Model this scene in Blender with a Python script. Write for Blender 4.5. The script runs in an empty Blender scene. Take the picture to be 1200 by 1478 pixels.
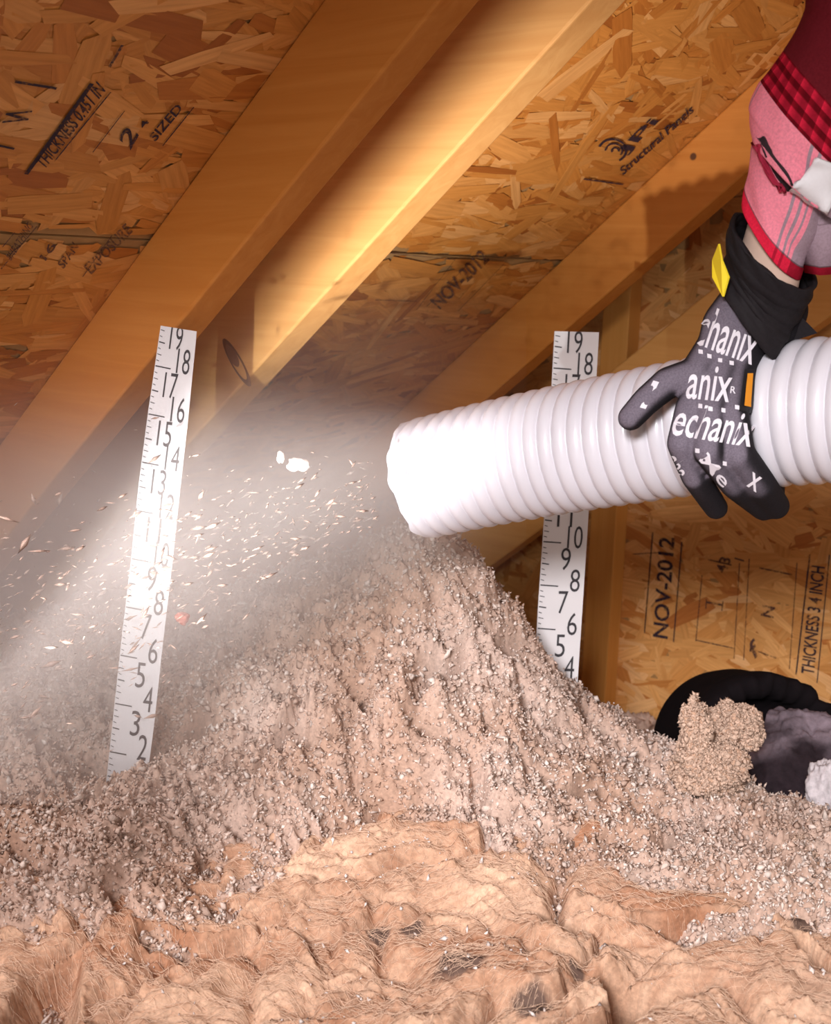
import bpy, bmesh, math, random
import numpy as np
from mathutils import Vector, Matrix
from mathutils.bvhtree import BVHTree

rng = np.random.default_rng(7)
random.seed(7)
C = bpy.context.scene.collection
sc = bpy.context.scene

# ------------------------------------------------------------------ camera
F = 1700.0
def nrm(v):
    v = np.asarray(v, float); return v / np.linalg.norm(v)
g_ = nrm([1450, -302, F])
zd_ = np.array([-240, 8414, F]); zd_ = nrm(zd_ - g_ * (zd_ @ g_))
h_ = np.cross(g_, zd_)
if h_[2] < 0: h_ = -h_
RW = np.array([g_, h_, -zd_])          # world = RW @ (right, down, forward)
def at(px, py, dep):                   # world point seen at a pixel at a depth in metres
    return RW @ (np.array([px - 600, py - 739, F]) / F * dep)
def atz(px, py, z):
    r = at(px, py, 1); return r * z / r[2]
def onX(px, py, X):
    r = at(px, py, 1); return r * X / r[0]
def onN(px, py, N):
    r = at(px, py, 1); return r * N / (r @ NV)
TH = math.radians(39.307)
NV = np.array([0, math.sin(TH), math.cos(TH)])      # outward normal of the roof deck
DV = np.array([0, math.cos(TH), -math.sin(TH)])     # down the slope
XV = np.array([1.0, 0, 0])                          # along the ridge, towards the gable
DECK = 0.5596
def roof(X, t, n): return XV * X + DV * t + NV * n

cam = bpy.data.cameras.new('camera'); camo = bpy.data.objects.new('camera', cam); C.objects.link(camo)
cam.sensor_fit = 'HORIZONTAL'; cam.sensor_width = 36; cam.lens = F / 1200 * 36; cam.clip_start = 0.02
r_, u_, b_ = RW @ np.array([1, 0, 0]), RW @ np.array([0, -1, 0]), RW @ np.array([0, 0, -1])
camo.matrix_world = Matrix([[r_[i], u_[i], b_[i], 0] for i in range(3)] + [[0, 0, 0, 1]])
cam.dof.use_dof = True; cam.dof.focus_distance = 0.93; cam.dof.aperture_fstop = 16
sc.camera = camo

# ------------------------------------------------------------------ light and exposure
sc.view_settings.view_transform = 'Standard'; sc.view_settings.look = 'None'
sc.view_settings.exposure = 0.14; sc.view_settings.gamma = 1.0; sc.view_settings.use_curve_mapping = False
w = bpy.data.worlds.new('world'); sc.world = w; w.use_nodes = True
w.node_tree.nodes['Background'].inputs[0].default_value = (1.0, 0.88, 0.80, 1)
w.node_tree.nodes['Background'].inputs[1].default_value = 0.52
sc.cycles.use_denoising = True
sc.cycles.max_bounces = 8; sc.cycles.diffuse_bounces = 4; sc.cycles.volume_bounces = 1
sc.cycles.volume_step_rate = 2.0; sc.cycles.volume_max_steps = 96
sc.cycles.sample_clamp_indirect = 4

def look(o, p, q):
    o.location = p
    o.rotation_euler = (Vector(q) - Vector(p)).to_track_quat('-Z', 'Y').to_euler()
def area(name, p, q, size, power, col=(1, 1, 1), sy=None, spread=180):
    l = bpy.data.lights.new(name, 'AREA'); l.energy = power; l.color = col; l.size = size
    l.spread = math.radians(spread)
    if sy: l.shape = 'RECTANGLE'; l.size_y = sy
    o = bpy.data.objects.new(name, l); C.objects.link(o); look(o, p, q); return o
# added key spot left of the frame; its unseen visor keeps the upper roof in shade
LAMP = np.array([0.14, 0.52, -0.355])
s = bpy.data.lights.new('left_key_spot', 'SPOT'); s.energy = 68; s.color = (1.0, 0.97, 0.95)
s.spot_size = math.radians(57); s.spot_blend = 1.0; s.shadow_soft_size = 0.005
so = bpy.data.objects.new('left_key_spot', s); C.objects.link(so); look(so, LAMP, at(430, 170, 1.1))
# soft fill light added behind the camera
area('front_fill', at(1300, 1500, -0.80), at(930, 860, 1.05), 0.34, 4.1, (1.0, 0.97, 0.98), spread=48)

area('side_fill', RW @ np.array([-.52, -.12, .55]), at(130, 1010, 1.0), 0.2, 0.62, (1.0, 0.91, 0.90), spread=75)  # added fill from the left, brightens the lower-left floor and haze
# ------------------------------------------------------------------ helpers
def link(name, me, parent=None):
    o = bpy.data.objects.new(name, me); C.objects.link(o)
    if parent is not None: o.parent = parent
    return o
def tag(o, label=None, cat=None, group=None, kind=None):
    if label: o['label'] = label
    if cat: o['category'] = cat
    if group: o['group'] = group
    if kind: o['kind'] = kind
    return o
def empty(name, loc=(0, 0, 0)):
    o = bpy.data.objects.new(name, None); C.objects.link(o); o.location = loc; o.empty_display_size = .02
    return o
def mesh(name, V, Fc, mat, parent=None, smooth=False, col=None, uv=None):
    """V world coords (n,3); Fc faces list or (m,k) array."""
    V = np.asarray(V, dtype=np.float32)
    me = bpy.data.meshes.new(name)
    if isinstance(Fc, np.ndarray):
        m, k = Fc.shape
        me.vertices.add(len(V)); me.vertices.foreach_set('co', V.ravel())
        me.loops.add(m * k); me.loops.foreach_set('vertex_index', Fc.astype(np.int32).ravel())
        me.polygons.add(m); me.polygons.foreach_set('loop_start', np.arange(0, m * k, k, dtype=np.int32))
        me.polygons.foreach_set('loop_total', np.full(m, k, dtype=np.int32))
        me.update(calc_edges=True)
    else:
        me.from_pydata([tuple(map(float, v)) for v in V], [], [tuple(map(int, f)) for f in Fc])
    if smooth: me.polygons.foreach_set('use_smooth', np.ones(len(me.polygons), dtype=bool))
    if col is not None:
        a = me.color_attributes.new('tint', 'FLOAT_COLOR', 'POINT')
        c = np.ones((len(V), 4), dtype=np.float32); c[:, :3] = col
        a.data.foreach_set('color', c.ravel())
    if uv is not None:
        l = me.uv_layers.new(name='UVMap')
        idx = np.empty(len(me.loops), dtype=np.int32); me.loops.foreach_get('vertex_index', idx)
        l.data.foreach_set('uv', np.asarray(uv, dtype=np.float32)[idx].ravel())
    me.materials.append(mat)
    o = link(name, me, parent)
    if parent is not None and parent.type == 'EMPTY':
        o.matrix_parent_inverse = Matrix.Translation(parent.location).inverted()
    return o
def box_vf(o, ax, ay, az):             # corner o, edge vectors
    o, ax, ay, az = map(np.asarray, (o, ax, ay, az))
    V = [o + ax * i + ay * j + az * k for k in (0, 1) for j in (0, 1) for i in (0, 1)]
    Fc = [(0, 2, 3, 1), (4, 5, 7, 6), (0, 1, 5, 4), (2, 6, 7, 3), (0, 4, 6, 2), (1, 3, 7, 5)]
    return V, Fc
def bevel(o, wd=0.002, seg=2):
    m = o.modifiers.new('bevel', 'BEVEL'); m.width = wd; m.segments = seg; m.limit_method = 'ANGLE'
    return o
class Acc:
    def __init__(s): s.V = []; s.F = []; s.n = 0
    def add(s, V, Fc):
        s.V += [np.asarray(v, float) for v in V]; s.F += [tuple(i + s.n for i in f) for f in Fc]; s.n += len(V)
def hash2(ix, iy, seed):
    h = (ix.astype(np.int64) * 374761393 + iy.astype(np.int64) * 668265263 + seed * 1442695041) & 0xffffffff
    h = ((h ^ (h >> 13)) * 1274126177) & 0xffffffff
    return ((h ^ (h >> 16)) & 0xffffff) / float(0xffffff)
def noise2(x, y, seed=0):
    ix, iy = np.floor(x), np.floor(y); fx, fy = x - ix, y - iy
    ux, uy = fx * fx * fx * (fx * (fx * 6 - 15) + 10), fy * fy * fy * (fy * (fy * 6 - 15) + 10)
    def gr(i, j):
        a = hash2(ix + i, iy + j, seed) * 6.2831853
        return np.cos(a) * (fx - i) + np.sin(a) * (fy - j)
    a = gr(0, 0) * (1 - ux) + gr(1, 0) * ux; b = gr(0, 1) * (1 - ux) + gr(1, 1) * ux
    return (a * (1 - uy) + b * uy) * 1.5
def fbm(x, y, o=4, seed=0, gain=.5):
    r = 0; a = 1; f = 1
    for k in range(o):
        r = r + a * noise2(x * f + k * 17.3, y * f - k * 9.1, seed + k); a *= gain; f *= 2.03
    return r

# ------------------------------------------------------------------ materials
def lin(r, g, b):
    f = lambda c: ((c / 255 + .055) / 1.055) ** 2.4 if c > 10 else c / 255 / 12.92
    return (f(r), f(g), f(b))
class NT:
    def __init__(s, name):
        s.m = bpy.data.materials.new(name); s.m.use_nodes = True; s.t = s.m.node_tree
        s.b = s.t.nodes['Principled BSDF']; s.out = s.t.nodes['Material Output']
    def n(s, ty, **kw):
        nd = s.t.nodes.new(ty)
        for k, v in kw.items():
            if hasattr(nd, k) and not isinstance(v, tuple) : setattr(nd, k, v)
        return nd
    def l(s, a, b): s.t.links.new(a, b)
    def noise(s, scale, detail=3, vec=None, rough=.5, dist=0):
        nd = s.n('ShaderNodeTexNoise'); nd.inputs['Scale'].default_value = scale
        nd.inputs['Detail'].default_value = detail; nd.inputs['Roughness'].default_value = rough
        nd.inputs['Distortion'].default_value = dist
        if vec is not None: s.l(vec, nd.inputs['Vector'])
        return nd
    def ramp(s, src, stops, interp='LINEAR'):
        nd = s.n('ShaderNodeValToRGB'); nd.color_ramp.interpolation = interp
        e = nd.color_ramp.elements
        c4 = lambda c: (*c, 1) if len(c) == 3 else c
        e[0].position = stops[0][0]; e[0].color = c4(stops[0][1])
        e[1].position = stops[-1][0]; e[1].color = c4(stops[-1][1])
        for p, c in stops[1:-1]: e.new(p).color = c4(c)
        s.l(src, nd.inputs[0]); return nd
    def mix(s, a, b, f, mode='MIX'):
        nd = s.n('ShaderNodeMix'); nd.data_type = 'RGBA'; nd.blend_type = mode
        for v, i in ((f, 0), (a, 6), (b, 7)):
            if isinstance(v, (int, float)): nd.inputs[i].default_value = v
            elif isinstance(v, tuple): nd.inputs[i].default_value = (*v, 1)
            else: s.l(v, nd.inputs[i])
        return nd.outputs[2]
    def math(s, op, a, b=0.0, c=None):
        nd = s.n('ShaderNodeMath'); nd.operation = op
        for v, i in ((a, 0), (b, 1), (c, 2)):
            if v is None: continue
            if isinstance(v, (int, float)): nd.inputs[i].default_value = v
            else: s.l(v, nd.inputs[i])
        return nd.outputs[0]
    def bump(s, h, strength=.3, dist=.002):
        nd = s.n('ShaderNodeBump'); nd.inputs['Strength'].default_value = strength
        nd.inputs['Distance'].default_value = dist; s.l(h, nd.inputs['Height'])
        s.l(nd.outputs[0], s.b.inputs['Normal'])
    def coord(s, scale=(1, 1, 1), rot=(0, 0, 0)):
        t = s.n('ShaderNodeTexCoord'); m = s.n('ShaderNodeMapping')
        m.inputs['Scale'].default_value = scale; m.inputs['Rotation'].default_value = rot
        s.l(t.outputs['Object'], m.inputs['Vector']); return m.outputs[0]
    def base(s, c, rough=.7, spec=.3):
        if isinstance(c, tuple): s.b.inputs['Base Color'].default_value = (*c, 1)
        else: s.l(c, s.b.inputs['Base Color'])
        s.b.inputs['Roughness'].default_value = rough
        s.b.inputs['Specular IOR Level'].default_value = spec
        return s.m
def simple(name, c, rough=.6, spec=.3, nscale=None, amt=.25):
    t = NT(name)
    if nscale:
        n = t.noise(nscale, 4, t.coord())
        cc = t.mix(tuple(x * (1 - amt) for x in c), tuple(min(1, x * (1 + amt)) for x in c), n.outputs[0])
        t.bump(n.outputs[0], .2, .001)
        return t.base(cc, rough, spec)
    return t.base(c, rough, spec)
def lumber(name, stretch, dark, light, knots=()):
    # stretch: object-space mapping so grain runs along the piece (roof or vertical)
    t = NT(name)
    rot = (TH, 0, 0) if stretch == 'roof' else (0, 0, 0)
    sca = (60, 3.0, 60) if stretch == 'roof' else (60, 60, 3.0)
    vec = t.coord(sca, rot)
    n1 = t.noise(1.0, 5, vec, .6, 1.2)
    n2 = t.noise(9, 3, t.coord((1, 1, 1)))
    c = t.ramp(n1.outputs[0], [(.25, dark), (.55, tuple((a + b) / 2 for a, b in zip(dark, light))), (.8, light)]).outputs[0]
    c = t.mix(c, (.72, .60, .45), n2.outputs[0], 'MULTIPLY') if False else c
    for (p, r) in knots:
        vm = t.n('ShaderNodeVectorMath'); vm.operation = 'DISTANCE'
        tc = t.n('ShaderNodeTexCoord')
        mp = t.n('ShaderNodeMapping'); mp.inputs['Scale'].default_value = (1, 1, 1)
        t.l(tc.outputs['Object'], vm.inputs[0]); vm.inputs[1].default_value = p
        f = t.math('SUBTRACT', 1.0, t.math('DIVIDE', vm.outputs['Value'], r))
        f = t.math('MULTIPLY', f, 3.0); cl = t.n('ShaderNodeClamp'); t.l(f, cl.inputs[0])
        c = t.mix(c, (.10, .035, .012), cl.outputs[0])
    t.bump(n1.outputs[0], .15, .001)
    return t.base(c, .62, .25)
M = {}
M['lumber'] = lumber('rafter_lumber', 'roof', (.48, .205, .045), (.66, .33, .095))
M['lumber_pale'] = lumber('brace_lumber', 'roof', (.58, .27, .07), (.70, .36, .11))
M['stud'] = lumber('stud_lumber', 'vertical', (.58, .25, .05), (.70, .33, .085))
def strand_mat():
    t = NT('osb_strands')
    a = t.n('ShaderNodeAttribute'); a.attribute_name = 'tint'
    uv = t.n('ShaderNodeUVMap'); mp = t.n('ShaderNodeMapping'); mp.inputs['Scale'].default_value = (18, 260, 1)
    t.l(uv.outputs[0], mp.inputs[0])
    n = t.noise(1, 3, mp.outputs[0], .6)
    g = t.ramp(n.outputs[0], [(.3, (.84, .79, .72)), (.65, (1.06, 1.06, 1.06))]).outputs[0]
    c = t.mix(a.outputs['Color'], g, 1.0, 'MULTIPLY')
    t.bump(n.outputs[0], .2, .0006)
    return t.base(c, .55, .3)
M['strand'] = strand_mat()
M['board'] = simple('board_core', (.36, .19, .07), .8, .2, 60)
def ink(name, col, keep=.5):
    t = NT(name)
    n = t.noise(420, 4, t.coord()); n2 = t.noise(70, 2, t.coord())
    v = t.math('ADD', t.math('MULTIPLY', n.outputs[0], .6), t.math('MULTIPLY', n2.outputs[0], .4))
    al = t.ramp(v, [(keep - .12, (1, 1, 1)), (keep + .1, (.0, .0, .0))])
    t.l(al.outputs[0], t.b.inputs['Alpha'])
    return t.base(col, .7, .2)
M['ink'] = ink('stamp_ink', (.035, .02, .03), .63)
M['ink_faint'] = ink('stamp_ink_faint', (.10, .045, .035), .56)
M['print'] = simple('ruler_print', (.035, .03, .035), .6)
M['ruler'] = simple('ruler_card', (.68, .655, .67), .5, .3, 40, .06)
M['staple'] = simple('staple_steel', (.5, .5, .5), .3)
def hose_mat():
    t = NT('hose_plastic'); n = t.noise(30, 3, t.coord())
    c = t.mix((.62, .595, .65), (.70, .675, .73), n.outputs[0])
    t.b.inputs['Subsurface Weight'].default_value = .0
    t.b.inputs['Coat Weight'].default_value = .25; t.b.inputs['Coat Roughness'].default_value = .15
    return t.base(c, .34, .5)
M['hose'] = hose_mat()
M['liner'] = simple('hose_liner', (.62, .52, .46), .5, .4)
def tint_mat(name, rough=.9, spec=.15, nscale=300, amt=.3, bumpd=.001, stains=()):
    t = NT(name); a = t.n('ShaderNodeAttribute'); a.attribute_name = 'tint'
    co = t.coord(); n = t.noise(nscale, 4, co, .65)
    g = t.ramp(n.outputs[0], [(.3, (1 - amt,) * 3), (.7, (1 + amt * .4,) * 3)]).outputs[0]
    c = t.mix(a.outputs['Color'], g, 1.0, 'MULTIPLY')
    wob = t.noise(45, 3, co)
    for (p, r) in stains:
        vm = t.n('ShaderNodeVectorMath'); vm.operation = 'DISTANCE'
        fm = t.n('ShaderNodeMapping'); fm.inputs['Scale'].default_value = (1, 1, 0); tc = t.n('ShaderNodeTexCoord'); t.l(tc.outputs['Object'], fm.inputs[0]); t.l(fm.outputs[0], vm.inputs[0]); vm.inputs[1].default_value = (p[0], p[1], 0)
        d = t.math('ADD', t.math('DIVIDE', vm.outputs['Value'], r), t.math('MULTIPLY', t.math('SUBTRACT', wob.outputs[0], .5), 1.5))
        f = t.math('MULTIPLY', t.math('SUBTRACT', 1.0, d), 3.0); cl = t.n('ShaderNodeClamp'); t.l(f, cl.inputs[0])
        c = t.mix(c, (.10, .065, .055), t.math('MULTIPLY', cl.outputs[0], .9))
    t.bump(n.outputs[0], .6, bumpd)
    return t.base(c, rough, spec)
M['pile'] = tint_mat('blown_wool')
M['crumb'] = tint_mat('wool_crumb', .8, .22, 500, .2)
M['fibre'] = tint_mat('batt_fibre', .8, .25, 200, .15)
M['flock'] = tint_mat('airborne_wool', .8, .2, 200, .1)
M['skin'] = simple('skin', (.78, .55, .44), .5, .3, 200, .05)
M['cuff'] = simple('cuff_knit', (.014, .011, .013), .75, .2, 600, .4)
M['yellow'] = simple('yellow_tab', lin(250, 222, 50), .6)
M['letter'] = simple('white_lettering', (.74, .70, .76), .7, .2)
M['patch_o'] = simple('orange_mark', lin(220, 140, 30), .6)
M['patch_k'] = simple('black_patch', (.01, .008, .01), .6)
M['linen'] = simple('white_cloth', (.86, .84, .88), .9, .1, 400, .05)
M['gapshade'] = simple('gap_shade', (.045, .03, .035), .9, .1, 300, .3)
M['redcloth'] = simple('red_cloth', lin(170, 45, 70), .9, .1, 300, .2)
M['jacket'] = simple('duct_jacket', (.007, .005, .006), .95, .08, 60, .4)
M['core'] = tint_mat('duct_wool', .9, .15, 120, .35, .002)
M['lampblack'] = simple('blocker_black', (.02, .02, .02), .5)
def glove_mat():
    t = NT('glove_fabric'); a = t.n('ShaderNodeAttribute'); a.attribute_name = 'tint'
    n = t.noise(900, 2, t.coord())
    g = t.ramp(n.outputs[0], [(.3, (.8,) * 3), (.7, (1.15,) * 3)]).outputs[0]
    c = t.mix(a.outputs['Color'], g, 1.0, 'MULTIPLY'); t.bump(n.outputs[0], .3, .0005)
    return t.base(c, .8, .2)
M['glove'] = glove_mat()
def plaid(name, pink, red, grey, dark, upper=False):
    t = NT(name); uv = t.n('ShaderNodeUVMap'); sp = t.n('ShaderNodeSeparateXYZ'); t.l(uv.outputs[0], sp.inputs[0])
    u, v = sp.outputs[0], sp.outputs[1]
    if not upper:
        cu = t.ramp(u, [(0, pink), (.232, grey), (.246, pink), (.262, grey), (.274, pink), (.290, grey), (.300, pink), (.318, grey), (.62, pink)], 'CONSTANT').outputs[0]
        fv = t.ramp(v, [(0, (1, 1, 1)), (.16, (0, 0, 0)), (.52, (0, 0, 0))], 'CONSTANT').outputs[0]
        cr = t.ramp(u, [(0, red), (.232, tuple(x * .55 for x in red)), (.246, red), (.262, tuple(x * .55 for x in red)), (.274, red), (.318, tuple(x * .5 for x in red))], 'CONSTANT').outputs[0]
        c = t.mix(cu, cr, fv)
        ln = t.ramp(v, [(0, (0, 0, 0)), (.155, (.7, .7, .7)), (.175, (0, 0, 0)), (.72, (.35, .35, .35)), (.74, (0, 0, 0))], 'CONSTANT').outputs[0]
        c = t.mix(c, dark, ln)
    else:
        cu = t.ramp(u, [(0, pink), (.232, grey), (.246, pink), (.262, grey), (.274, pink), (.318, grey), (.62, pink)], 'CONSTANT').outputs[0]
        mod = t.n('ShaderNodeMath'); mod.operation = 'FRACT'; t.l(t.math('MULTIPLY', u, 22.0), mod.inputs[0])
        chk = t.ramp(mod.outputs[0], [(0, red), (.55, tuple(x * .45 for x in red))]).outputs[0]
        m2_ = t.n('ShaderNodeMath'); m2_.operation = 'FRACT'; t.l(t.math('MULTIPLY', v, 26.0), m2_.inputs[0])
        chk = t.mix(chk, (.35, .25, .25), t.ramp(m2_.outputs[0], [(.5, (0, 0, 0)), (.6, (1, 1, 1))]).outputs[0], 'MULTIPLY')
        dk = t.mix(chk, dark, t.ramp(v, [(0, (0, 0, 0)), (.37, (1, 1, 1)), (.60, (0, 0, 0))], 'CONSTANT').outputs[0])
        f2 = t.ramp(v, [(0, (0, 0, 0)), (.255, (1, 1, 1)), (.60, (0, 0, 0))], 'CONSTANT').outputs[0]
        c = t.mix(cu, dk, f2)
    n = t.noise(700, 2, t.coord()); n3 = t.noise(35, 3, t.coord())
    g = t.ramp(n.outputs[0], [(.3, (.85,) * 3), (.7, (1.08,) * 3)]).outputs[0]
    c = t.mix(c, g, 1.0, 'MULTIPLY'); t.bump(n3.outputs[0], .6, .006)
    return t.base(c, .9, .1)
PINK, RED, GREY, DARK = lin(250, 146, 166), lin(228, 38, 70), lin(165, 142, 154), lin(110, 28, 38)
M['plaid'] = plaid('plaid_cuff', PINK, RED, GREY, lin(70, 45, 50))
M['plaid_up'] = plaid('plaid_sleeve', PINK, RED, GREY, DARK, True)

# ------------------------------------------------------------------ the roof and the gable
ceil = empty('ceiling', tuple(roof(.8, .3, DECK))); tag(ceil, kind='structure')
def prism(name, pts, thick, mat, parent=None):
    n = len(pts); V = [np.asarray(p) for p in pts] + [np.asarray(p) + thick for p in pts]
    Fc = [tuple(range(n)), tuple(range(2 * n - 1, n - 1, -1))] + [(i, i + n, (i + 1) % n + n, (i + 1) % n) for i in range(n)]
    return mesh(name, V, Fc, mat, parent)
OSBC = [lin(*c) for c in ((202, 134, 64), (196, 126, 56), (190, 118, 50), (208, 142, 74), (178, 106, 42), (199, 130, 60), (216, 154, 90), (160, 90, 34))]
def strands(n, frame, region, clip, name, parent, ang=0.35, size=1.0, pal=None):
    """Thin wood flakes lying on the face of a board; frame(a,b,c) -> world, c = height off the face."""
    Vs = []; Fs = []; col = []; uv = []; k = 0
    for i in range(n):
        a = rng.uniform(region[0], region[1]); b = rng.uniform(region[2], region[3])
        L = rng.uniform(.035, .125) * size; W = rng.uniform(.008, .028) * size
        if rng.random() < .35: L *= .5; W *= .6
        th = rng.normal(0, ang) + (1.57 if rng.random() < .12 else 0)
        ca, sa = math.cos(th), math.sin(th)
        # irregular hexagonal flake
        pts = [(-L / 2, -W * rng.uniform(.2, .5)), (-L * rng.uniform(.1, .35), -W / 2), (L / 2 * rng.uniform(.7, 1), -W * rng.uniform(.3, .5)),
               (L / 2, W * rng.uniform(.1, .4)), (L * rng.uniform(.0, .3), W / 2), (-L / 2 * rng.uniform(.8, 1), W * rng.uniform(.2, .5))]
        c0 = .0004 + .0016 * i / n; tl = rng.normal(0, .006); tw = rng.normal(0, .015)
        P = []
        ok = True
        for (x, y) in pts:
            A = a + ca * x - sa * y; B = b + sa * x + ca * y
            if not clip(A, B): ok = False; break
            P.append(frame(A, B, c0 + abs(tl * x + tw * y)))
        if not ok: continue
        base = np.array((pal or OSBC)[rng.choice(8, p=[.2, .18, .14, .15, .08, .14, .07, .04])]) * rng.uniform(.92, 1.06)
        Vs += P; Fs.append(tuple(range(k, k + 6))); col += [base] * 6; k += 6
        ou = rng.uniform(0, 30, 2)
        uv += [(x + ou[0], y + ou[1]) for (x, y) in pts]
    o = mesh(name, Vs, Fs, M['strand'], parent, col=np.array(col), uv=np.array(uv)); tag(o, kind='stuff'); return o
JT = 0.648      # joint between the two rows of deck panels
for (t0, t1, nn) in ((-1.0, JT - .0015, 11000), (JT + .0015, 1.62, 9000)):
    V, Fc = box_vf(roof(-.25, t0, DECK), XV * 2.0, DV * (t1 - t0), NV * .012)
    p = mesh('panel', V, Fc, M['board'], ceil)
    tl = max(t0, -.55)
    strands(nn, lambda a, b, c: roof(a, b, DECK - c), (.2, 1.6, tl, t1), lambda A, B, a=t0, b=t1: a < B < b, 'wood_strands', p)

wall = empty('wall_right', (1.5, .4, -.4)); tag(wall, kind='structure')
XG = 1.50
def deck_z(y): return (DECK - y * NV[1]) / NV[2]
yl, yr = -.45, 1.62
pw = prism('panel', [(XG, yl, -.8), (XG, yr, -.8), (XG, yr, deck_z(yr)), (XG, yl, deck_z(yl))], np.array([.012, 0, 0]), M['board'], wall)
strands(9500, lambda a, b, c: np.array([XG - c, a, b]), (-.05, 1.5, -.75, .35), lambda A, B: B < deck_z(A) - .005, 'wood_strands', pw, .5, 1.0, [lin(*c) for c in ((214, 156, 92), (208, 148, 84), (202, 140, 76), (218, 162, 100), (190, 124, 62), (210, 152, 88), (224, 172, 116), (176, 108, 52))])
ys0, ys1 = .841, .884
st = prism('stud', [(XG - .034, ys0, -.8), (XG - .034, ys1, -.8), (XG - .034, ys1, deck_z(ys1)), (XG - .034, ys0, deck_z(ys0))], np.array([.0325, 0, 0]), M['stud'], wall)
bevel(st, .0015)
floor = mesh('floor', *box_vf((-1.2, -1.2, -.83), (3.0, 0, 0), (0, 3.2, 0), (0, 0, .03)), M['board']); tag(floor, kind='structure')

RAFT = [(.653, .478, .036), (.7905, .474, .038), (1.305, .482, .038)]
RL = ['shaded pine rafter nearest the left side with stamped roof boards left of it',
      'sunlit pine rafter with a pale bright band and an oval knot, left of centre',
      'shaded orange pine rafter above the right ruler, running up behind the sleeve']
kn = [[], [(tuple(onX(338, 512, .7905)), .012), (tuple(onX(357, 548, .7905)), .006)], [(tuple(onX(1001, 226, 1.305)), .005)]]
for i, ((X, n0, th), lb) in enumerate(zip(RAFT, RL)):
    m = lumber('rafter_lumber_%d' % i, 'roof', (.47, .155, .022), (.58, .225, .045), [(q[0], q[1]) for q in kn[i]] if i == 2 else ()) if i != 1 else lumber('rafter_lumber_1', 'roof', (.58, .27, .08), (.70, .37, .13))  # outer rafters' shade and middle rafter's light are put into the wood colour
    t0, t1 = -1.0, 1.5
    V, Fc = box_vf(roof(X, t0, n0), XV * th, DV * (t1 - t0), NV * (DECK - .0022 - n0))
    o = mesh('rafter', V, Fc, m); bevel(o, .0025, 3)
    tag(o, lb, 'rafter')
    # knots: sunken discs with a raised ring on the near face
    for (kp, kr) in kn[i]: pass
# oval knot as geometry on the bright rafter
kc = onX(342, 523, .7905)
V, Fc = [], []
ax1 = nrm(onX(362, 558, .7905) - onX(322, 490, .7905)); ax2 = np.cross(ax1, XV)
L = np.linalg.norm(onX(362, 558, .7905) - onX(322, 490, .7905)) / 2
for j, (rr, d) in enumerate(((1.0, -.0002), (.86, -.0012), (.72, -.0004))):
    for a in range(28):
        t = a / 28 * 6.2832
        V.append(kc + ax1 * L * rr * math.cos(t) + ax2 * L * .26 * rr * math.sin(t) + XV * d)
for j in range(2):
    for a in range(28):
        Fc.append((j * 28 + a, j * 28 + (a + 1) % 28, (j + 1) * 28 + (a + 1) % 28, (j + 1) * 28 + a))
raf2 = [o for o in bpy.data.objects if o.name == 'rafter.001'][0]
kno = mesh('knot', V, Fc, simple('knot_bark', (.16, .06, .02), .7), raf2)
V = [kc + ax1 * L * (.35 + .52 * math.cos(a / 20 * 6.2832)) * -1 + ax2 * L * .2 * math.sin(a / 20 * 6.2832) - XV * .0006 for a in range(20)]
kno2 = mesh('knot', V, [tuple(range(20))], simple('knot_heart', (.22, .085, .03), .7), raf2)

V, Fc = box_vf(roof(1.42, -.6, .315), XV * .036, DV * 2.0, NV * .120)
o = mesh('diagonal_brace', V, Fc, M['lumber_pale']); bevel(o, .0025, 3)
tag(o, 'pale pine brace crossing in front of the gable wall behind the white hose', 'wood brace')
V, Fc = box_vf(roof(1.405, -.2, .28), XV * .03, XV * 0 + DV * .62 , NV * .03)

# ------------------------------------------------------------------ stamps and lettering
_tc = {}; BOLD = [0.0]
def glyphs(s):
    key = (s, BOLD[0])
    if key in _tc: return _tc[key]
    cu = bpy.data.curves.new('t', 'FONT'); cu.body = s; cu.size = 1; cu.offset = BOLD[0]; cu.resolution_u = 3
    o = bpy.data.objects.new('t', cu); C.objects.link(o)
    bpy.context.view_layer.update()
    me = bpy.data.meshes.new_from_object(o.evaluated_get(bpy.context.evaluated_depsgraph_get()))
    bpy.data.objects.remove(o); bpy.data.curves.remove(cu)
    V = np.array([v.co[:2] for v in me.vertices]); Fc = [tuple(p.vertices) for p in me.polygons]
    bpy.data.meshes.remove(me)
    lo = V.min(0); hi = V.max(0)
    V = (V - lo) / (hi - lo)           # unit box
    _tc[key] = (V, Fc); return _tc[key]
def text_on(acc, s, p0, p1, pu, lift):
    """unit text box: origin p0, x axis to p1, y axis to pu (world points on the surface)."""
    V, Fc = glyphs(s)
    acc.add([p0 + (p1 - p0) * v[0] + (pu - p0) * v[1] + lift for v in V], Fc)
def line_on(acc, p0, p1, wv, lift):
    acc.add([p0 + lift, p1 + lift, p1 + wv + lift, p0 + wv + lift], [(0, 1, 2, 3)])
def stamp(parent, items, surf, lift, mat, name='stamp'):
    acc = Acc()
    for it in items:
        if it[0] == 't':
            _, s, a, b, c = it; text_on(acc, s, surf(*a), surf(*b), surf(*c), lift)
        else:
            _, a, b, wd = it; A, B = surf(*a), surf(*b)
            dd = nrm(B - A); wv = np.cross(nrm(lift), dd) * wd; line_on(acc, A, B, wv, lift)
    return mesh(name, acc.V, acc.F, mat, parent)
pans = [o for o in ceil.children]
up_pan = pans[0]; lo_pan = pans[1]
BOLD[0] = .018
dk = lambda x, y: onN(x, y, DECK)
LD = -NV * .0034
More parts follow.
